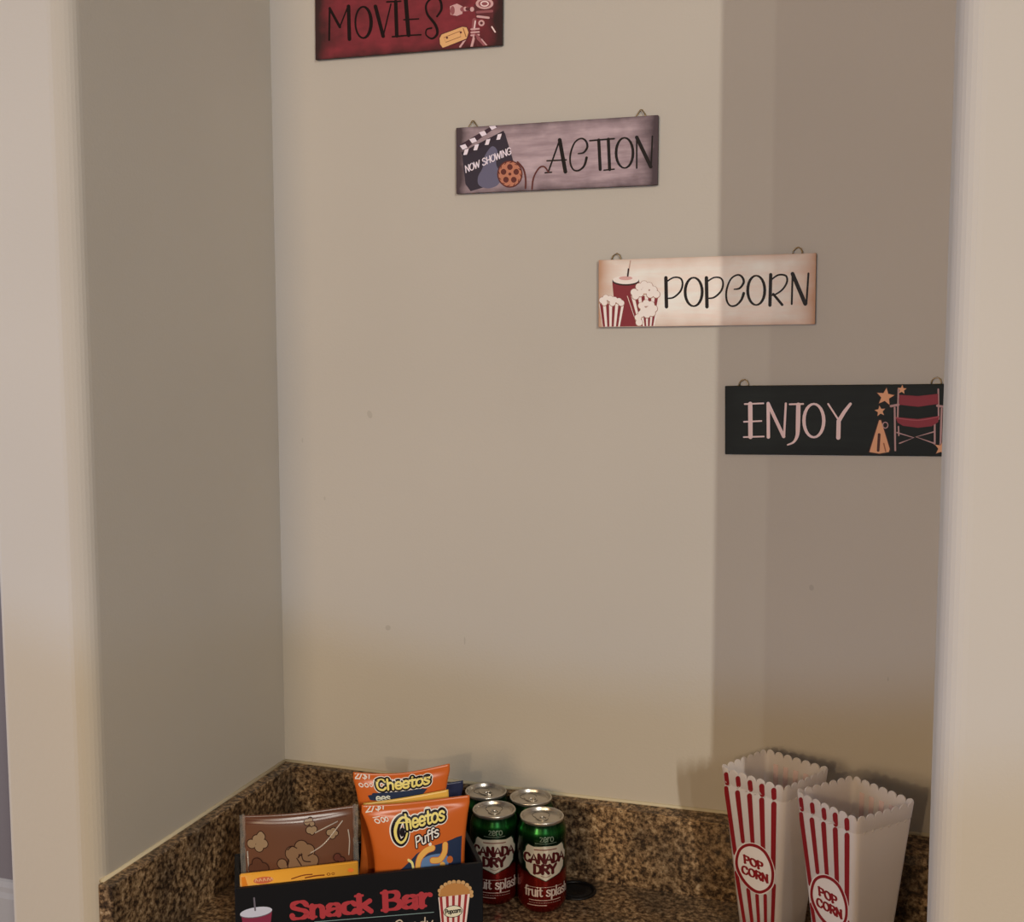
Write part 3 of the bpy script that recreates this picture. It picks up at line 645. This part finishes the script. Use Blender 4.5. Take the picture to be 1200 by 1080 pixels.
CLEAR = bpy.data.materials.new('clear_wrap'); CLEAR.use_nodes = True
n, l, b = nodes(CLEAR); b.inputs['Base Color'].default_value = (.9, .88, .86, 1); b.inputs['Roughness'].default_value = .12; b.inputs['Alpha'].default_value = .10; b.inputs['Specular IOR Level'].default_value = 1.0
CREASE_GLINT = mat('crease_glint_film', (.75, .70, .66, 1), .15, 0, .8, Alpha=.7)
for sd in (-1, 1):
    V = []; F = []; rnd = random.Random(sd+5)
    for j in range(41):
        z = .010 + .160*j/40
        for i in range(5):
            x = sd*(W3/2-.003 + .0016*i - .0004*abs(math.sin(j*.7))); V.append((x, -.002+.0022*math.sin(i*1.7+j*.45)+.001*math.sin(j*1.3), z))
    for j in range(40):
        for i in range(4): k = j*5+i; F.append((k, k+1, k+6, k+5))
    o = mesh_obj('wrap_edge', V, F, CLEAR, t, True); o['label'] = 'clear plastic wrap edge'
    md = o.modifiers.new('thick', 'SOLIDIFY'); md.thickness = .0003
for pts in ([(.012, .118), (.030, .128), (.052, .152)], [(.018, .142), (.046, .152)], [(.0605, .108), (.0612, .126), (.059, .140)], [(-.0635, .10), (-.0640, .125)]):  # pale ridges of film stand in for bright glints along the creases
    bm = bmesh.new(); tube(bm, [fn(x+W3/2, z, .0004) for x, z in catmull(pts, 8)], .0008, 6); bm_obj('wrap_crease_glint', bm, CREASE_GLINT, t, True)
# yellow candy packet in front of it
PY = mat('amber_wrapper', alb((206, 140, 44), 1.25), .35, 0, .5)
W4, H4 = .139, .098
t = thing('candy_packet', 'flat amber candy packet standing in front of the brown pouch', 'candy packet', caddy_at(.0765, .0125, .020), rot=(0, R(-.6), TH))
bm = bmesh.new(); box(bm, -W4/2, W4/2, -.0028, .0028, 0, H4); bevel(bm, .0012, 2); bm_obj('wrapper', bm, PY, t, True)
a = Art([(281.8, 1024.8), (420.9, 1010.3), (422.2, 1101.9), (284.1, 1118.4)], [(-W4/2, H4), (W4/2, H4), (W4/2, 0), (-W4/2, 0)], (260, 1000, 7.5), clip=(-W4/2+.002, W4/2-.002, .05, H4-.002))
rr, rd = alb((176, 92, 62), 1.3), alb((110, 52, 22), 1.3)
a.ell(372, 232, 88, 30, rr, -6); 
for k, x in enumerate((300, 335, 370, 405, 435)): a.stroke([(x, 245-k*3), (x+8, 222-k*3), (x+20, 240-k*3)], 8, alb((214, 150, 110), 1.3))
a.stroke([(620, 222), (720, 192), (800, 184)], 10, rd); a.stroke([(740, 214), (840, 196), (905, 192)], 12, rd); a.ring(945, 184, 14, 10, 5, rd); a.ring(985, 180, 12, 9, 5, rd)
a.poly([(150, 205), (210, 200), (235, 280), (160, 292)], alb((186, 108, 32), 1.4)); a.stroke([(440, 272), (600, 256)], 7, alb((232, 206, 150), 1.3)); a.ell(1140, 150, 26, 18, alb((196, 100, 40), 1.3))
a.build('print', t, lambda u, v, h: Vector((u, -.0028-h, v)), rough=.4)

# ------------------------------------------------------------------ soda cans
CR = .0325
PROF = [(.0235, .0015), (.0245, 0), (.0262, .0008), (.0285, .004), (.0315, .009), (CR, .013), (CR, .100), (.0322, .1035), (.0310, .1085), (.0292, .1135), (.0284, .1165), (.0282, .118)]
CANM = mat('can_paint_highlight', (.1, .1, .1, 1), .2, .8); n, l, b = nodes(CANM); tc = n.new('ShaderNodeTexCoord'); sp = n.new('ShaderNodeSeparateXYZ'); l.new(tc.outputs['Object'], sp.inputs[0])
mr_ = n.new('ShaderNodeMapRange'); mr_.inputs[1].default_value = 0; mr_.inputs[2].default_value = .122; l.new(sp.outputs['Z'], mr_.inputs[0])
rp = ramp(n, [(0, (.20, .012, .008)), (.40, (.26, .014, .010)), (.455, (.12, .008, .006)), (.47, (.003, .012, .007)), (.62, (.003, .012, .007)), (.78, (.004, .018, .008)), (.845, (.006, .05, .012)), (.89, (.014, .13, .025)), (.93, (.007, .06, .014)), (.955, (.005, .035, .012)), (1, (.3, .3, .28))])  # red and green paint; the brighter green band paints in the shoulder highlight
l.new(mr_.outputs[0], rp.inputs[0]); l.new(rp.outputs[0], b.inputs['Base Color'])
ALU = mat('can_aluminium', (.62, .58, .52, 1), .3, .9)
def can_fn(u, v, h):
    r = CR
    for (r0, z0), (r1, z1) in zip(PROF, PROF[1:]):
        if z0 <= v <= z1 and z1 > z0: r = r0+(r1-r0)*(v-z0)/(z1-z0)
    t = -math.pi/2 + u/CR
    return Vector(((r+h)*math.cos(t), (r+h)*math.sin(t), v))
def make_can():
    t = thing('soda_can', '', 'soda can', group='green and red soda cans')
    bm = bmesh.new(); lathe(bm, PROF, 56, True, False); bm_obj('body', bm, CANM, t, True)
    bm = bmesh.new(); lathe(bm, [(.0282, .1178), (.0288, .1192), (.0290, .1206), (.0284, .1219), (.0274, .1220), (.0267, .1212), (.0262, .1180), (.0256, .1166), (.0246, .1166), (.0240, .1180), (.0232, .1184), (.010, .1182), (.0005, .1182)], 56, False, False)
    bm_obj('lid', bm, ALU, t, True)
    bm = bmesh.new()   # pull tab: oval plate with a finger hole and rivet
    prof_o = [(.0085*math.cos(k), .0125*math.sin(k)) for k in (2*math.pi*i/24 for i in range(24))]
    prof_i = [(.0050*math.cos(k), .0046*math.sin(k)-.0058) for k in (2*math.pi*i/24 for i in range(24))]
    for zt in (0, 1):
        z = .1188 + zt*.0010
        o_ = [bm.verts.new((x, y, z)) for x, y in prof_o]; i_ = [bm.verts.new((x, y, z)) for x, y in prof_i]
        for k in range(24): bm.faces.new((o_[k], o_[(k+1) % 24], i_[(k+1) % 24], i_[k]))
        if zt == 0: ob, ib = o_, i_
        else:
            for k in range(24): bm.faces.new((ob[k], ob[(k+1) % 24], o_[(k+1) % 24], o_[k])); bm.faces.new((ib[k], i_[k], i_[(k+1) % 24], ib[(k+1) % 24]))
    tb = bm_obj('pull_tab', bm, ALU, t, False)
    bm = bmesh.new(); lathe(bm, [(.0032, .1180), (.0032, .1202), (.0024, .1208), (.0008, .1209)], 16); bm_obj('rivet', bm, ALU, tb, True)
    bm = bmesh.new(); tube(bm, [(.0115*math.cos(k), .0085+.0115*math.sin(k)*.95, .1184) for k in (2*math.pi*i/20 for i in range(20))], .0004, 5, True); bm_obj('mouth_score', bm, mat('score_line', (.25, .23, .2, 1), .4, .8), t, True)
    # printed label, unwrapped in metres
    a = Art(None, None, (0, 0, 1000), dh=2.5e-5, h0=8e-5, clip=(-.06, .06, .012, .112))
    sh, lt, rd, dg = (.60, .55, .46, 1), (.62, .58, .5, 1), (.08, .010, .012, 1), (.01, .03, .018, 1)
    shield = [(-27, 90), (-24, 93.5), (-16, 91.5), (0, 92.5), (16, 91.5), (24, 93.5), (27, 90), (28.5, 84), (32, 80), (31.5, 72), (28, 68), (27, 61), (20, 54), (8, 50), (0, 46), (-8, 50), (-20, 54), (-27, 61), (-28, 68), (-31.5, 72), (-32, 80), (-28.5, 84)]
    a.poly([(x*1.07, 69.5+(y-69.5)*1.05) for x, y in shield], dg); a.poly(shield, sh)
    a.stroke([(-15, 87.6), (15, 87.6)], 1.4, (.2, .06, .05, 1))
    a.text('CANADA', (-30.5, 70.5), (14.2, 0), (0, 11.0), 3.8, rd, .08, fat=.4); a.text('DRY', (-16.2, 56.2), (15.5, 0), (0, 11.0), 4.0, rd, .09, fat=.4)
    a.stroke([(-6, 53), (0, 51), (6, 53)], .8, (.25, .12, .08, 1))
    a.text('zero sugar'[0:4], (-8, 98.4), (9.5, 0), (0, 9.0), 1.1, (.20, .26, .20, 1)); a.stroke([(-14, 96.4), (0, 95.8), (14, 96.4)], .7, (.16, .22, .17, 1))
    w2 = (.50, .34, .30, 1)
    a.stroke([(-24, 37.5), (24, 37.5)], .7, w2); a.text('fruit splash', (-29, 25.5), (12.2, 0), (0, 12.6), 2.05, (.62, .50, .46, 1), .05, fat=.35)
    rnd = random.Random(2)
    for y, n_, w in ((20.2, 16, 1.2), (16.8, 14, .5)):
        for k in range(n_): a.stroke([(-22+44*k/n_, y), (-22+44*(k+.62)/n_, y)], w, w2, bump=False)
    a.layer += 1
    for k in range(10): a.stroke([(-24+2.6*k, 13.4), (-24+2.6*k+1.6, 13.4)], 1.2, w2, bump=False)
    a.build('label_print', t, can_fn, cut=.0025, rough=.3, metal=.3)
    return t
def copy_tree(o, parent=None):
    c = o.copy(); COL.objects.link(c)
    if parent: c.parent = parent
    for ch in list(o.children): copy_tree(ch, c)
    return c
proto = make_can()
for i, (x, y, rz, tabrot, lab) in enumerate((
        (.4441, -.1085, R(26), 0, 'soda can at the front right of the four, nearest the grommet'),
        (.3773, -.1085, R(20), 0, 'soda can at the front left of the four, against the caddy'),
        (.3446, -.0505, R(60), 0, 'soda can at the back left of the four, only its top showing'),
        (.4106, -.0515, R(42), 0, 'soda can at the back right of the four, only its top showing'))):
    o = proto if i == 0 else copy_tree(proto)
    o.location = (x, y, 0); o.rotation_euler = (0, 0, rz); o['label'] = 'green and red ' + lab

# ------------------------------------------------------------------ popcorn boxes
BH, BA, BB = .220, .0949, .0572
PLAS = mat('white_plastic', (.88, .84, .82, 1), .38, 0, .45)
n, l, b = nodes(PLAS); tr = n.new('ShaderNodeBsdfTranslucent'); tr.inputs[0].default_value = (.92, .87, .85, 1)
ms = n.new('ShaderNodeMixShader'); ms.inputs[0].default_value = .5; l.new(b.outputs[0], ms.inputs[1]); l.new(tr.outputs[0], ms.inputs[2])
l.new(ms.outputs[0], n['Material Output'].inputs['Surface'])
def half(z): return BB/2 + (BA-BB)/2*z/BH
NS, PS = 7, 9
def perim(hw, r):
    """rounded square, NS*PS samples a side, corner arcs included; starts at front-left going right"""
    pts = []; e = .07; n = NS*PS
    hwf = hw if callable(hw) else (lambda k: hw)
    for s_ in range(4):
        c, sn = math.cos(R(90*s_)), math.sin(R(90*s_))
        for k in range(n):
            f = k/n; h = hwf(s_*n+k)
            if f < e: t = R(225+45*f/e); x, y = -h+r+r*math.cos(t), -h+r+r*math.sin(t)
            elif f > 1-e: t = R(270+45*(f-1+e)/e); x, y = h-r+r*math.cos(t), -h+r+r*math.sin(t)
            else: x, y = -h+r+(2*h-2*r)*(f-e)/(1-2*e), -h
            pts.append((x*c-y*sn, x*sn+y*c))
    return pts
def make_popcorn_box():
    t = thing('popcorn_box', '', 'popcorn box', group='striped plastic popcorn boxes')
    bm = bmesh.new(); N = 4*NS*PS; rows = []
    scal = []
    for k in range(N):
        f = (k % PS)/PS; e = abs(f-.5)*2; scal.append(.0062*math.sqrt(max(0, 1-e*e)))
    zs = [0, .05, .10, .15, BH-.0222, BH-.0215, BH-.0205, BH-.0195]
    for zi, z in enumerate(zs):
        off = {5: -.0003, 6: -.0003}.get(zi, 0) if zi < 7 else .0003
        rows.append([bm.verts.new((x, y, z)) for x, y in perim(half(z)+off, .007)])
    zb = BH-.0062
    rows.append([bm.verts.new((x, y, zb+scal[k])) for k, (x, y) in enumerate(perim(lambda k: half(zb+scal[k])+.0003, .007))])
    th = .0013
    rows.append([bm.verts.new((x, y, zb+scal[k])) for k, (x, y) in enumerate(perim(lambda k: half(zb+scal[k])+.0003-th, .006))])
    for z in (BH-.02, .15, .10, .05, .0014): rows.append([bm.verts.new((x, y, z)) for x, y in perim(half(z)-th, .006)])
    for ri, (a_, b_) in enumerate(zip(rows, rows[1:])):
        if ri in (8, 9): a_ = [bm.verts.new(v.co) for v in a_]     # crisp rim
        for k in range(N): bm.faces.new((a_[k], a_[(k+1) % N], b_[(k+1) % N], b_[k]))
    bm.faces.new(rows[0][::-1]); bm.faces.new(rows[-1])
    bm_obj('tub', bm, PLAS, t, True)
    sl = (BA-BB)/2/BH
    face = lambda u, v, h: Vector((u, -half(v)-h-(.0003 if v > BH-.02 else 0), v))
    SRC = [(840.0, 896.0), (919.4, 922.1), (910.7, 1118.8), (863.5, 1097)]
    a = Art(SRC, [(-BA/2, BH), (BA/2, BH), (BB/2, 0), (-BB/2, 0)], (820, 870, 5.14), dh=3e-5, h0=1.5e-4, clip=(-.042, .042, .012, BH-.003))
    rd, ph = (.24, .012, .016, 1), (.70, .53, .51, 1)
    S = lambda p, w: a.stroke(p, w, rd, False, bump=False)
    S([(143, 186, .9), (150, 240, .9)], 30); S([(142, 270, .95), (200, 660, .8)], 30)
    S([(217, 212, .95), (222, 252, .9)], 31); S([(214, 298, 1), (249, 590, .8)], 31)
    S([(293, 238, .95), (298, 280, .9)], 32); S([(290, 318, 1), (310, 600, .8)], 32)
    S([(368, 262, 1), (371, 312, .95)], 33); S([(367, 345, 1), (376, 640, .85)], 33)
    S([(444, 288, 1), (446, 332, .95)], 33); S([(444, 372, 1), (440, 760, .85)], 34)
    S([(208, 775, .8), (290, 1260, .6)], 30); S([(282, 880, .8), (330, 1262, .6)], 30); S([(338, 915, .8), (362, 1265, .6)], 28); S([(390, 920, .8), (396, 1268, .6)], 28); S([(445, 860, .8), (430, 1270, .6)], 32)
    a.layer += 1
    ring = [(300, 612), (385, 655), (435, 760), (425, 860), (350, 898), (265, 840), (210, 735), (230, 640)]
    cx, cy = 325, 755
    a.poly([(cx+(x-cx)*1.13, cy+(y-cy)*1.10) for x, y in ring], (.76, .70, .67, 1), True)
    a.stroke(ring, 18, rd, closed=True)
    a.text('POP', (257, 716), (60, 25), (-5, -44), 14, rd, .11, .04, fat=.4); a.text('CORN', (243, 778), (57, 22), (-2, -44), 14, rd, .11, .04, fat=.4)
    a.build('front_print', t, face)
    # the same stripes on the rear wall show through pale inside
    a = Art(None, None, (0, 0, 1000), dh=2e-5, h0=1e-4)
    for k in range(5): 
        u = -30+15*k; a.poly([(u-3.6, 204), (u+3.6, 204), (u*.72+2.6, 60), (u*.72-2.6, 60)], ph, bump=False)
    a.build('inner_stripes', t, lambda u, v, h: Vector((u, half(v)-th-h-.0002, v)))
    # embossed fold tabs under the rim
    bm = bmesh.new()
    for s_ in range(4):
        M_ = Matrix.Rotation(R(90*s_), 4, 'Z')
        for k in range(NS-1):
            u = (-.5+(k+1)/NS)*2*half(BH-.021)
            pts = [M_ @ Vector((u+dx, -half(BH-.021)-.0001, BH-.0225+dz)) for dx, dz in ((-.0024, 0), (0, .0013), (.0024, .0028))]
            tube(bm, pts, .0007, 5)
    bm_obj('fold_tab', bm, PLAS, t, True)['kind'] = 'stuff'
    return t
pb = make_popcorn_box(); pb.location = (.7432, -.1064, .0003); pb.rotation_euler = (0, 0, -.5187)
pb['label'] = 'red and white striped popcorn box further back, partly behind the other'
p2 = copy_tree(pb); p2.location = (.8402, -.1723, .0003); p2.rotation_euler = (0, 0, -.7127)
p2['label'] = 'red and white striped popcorn box nearest the right wall edge, in front'
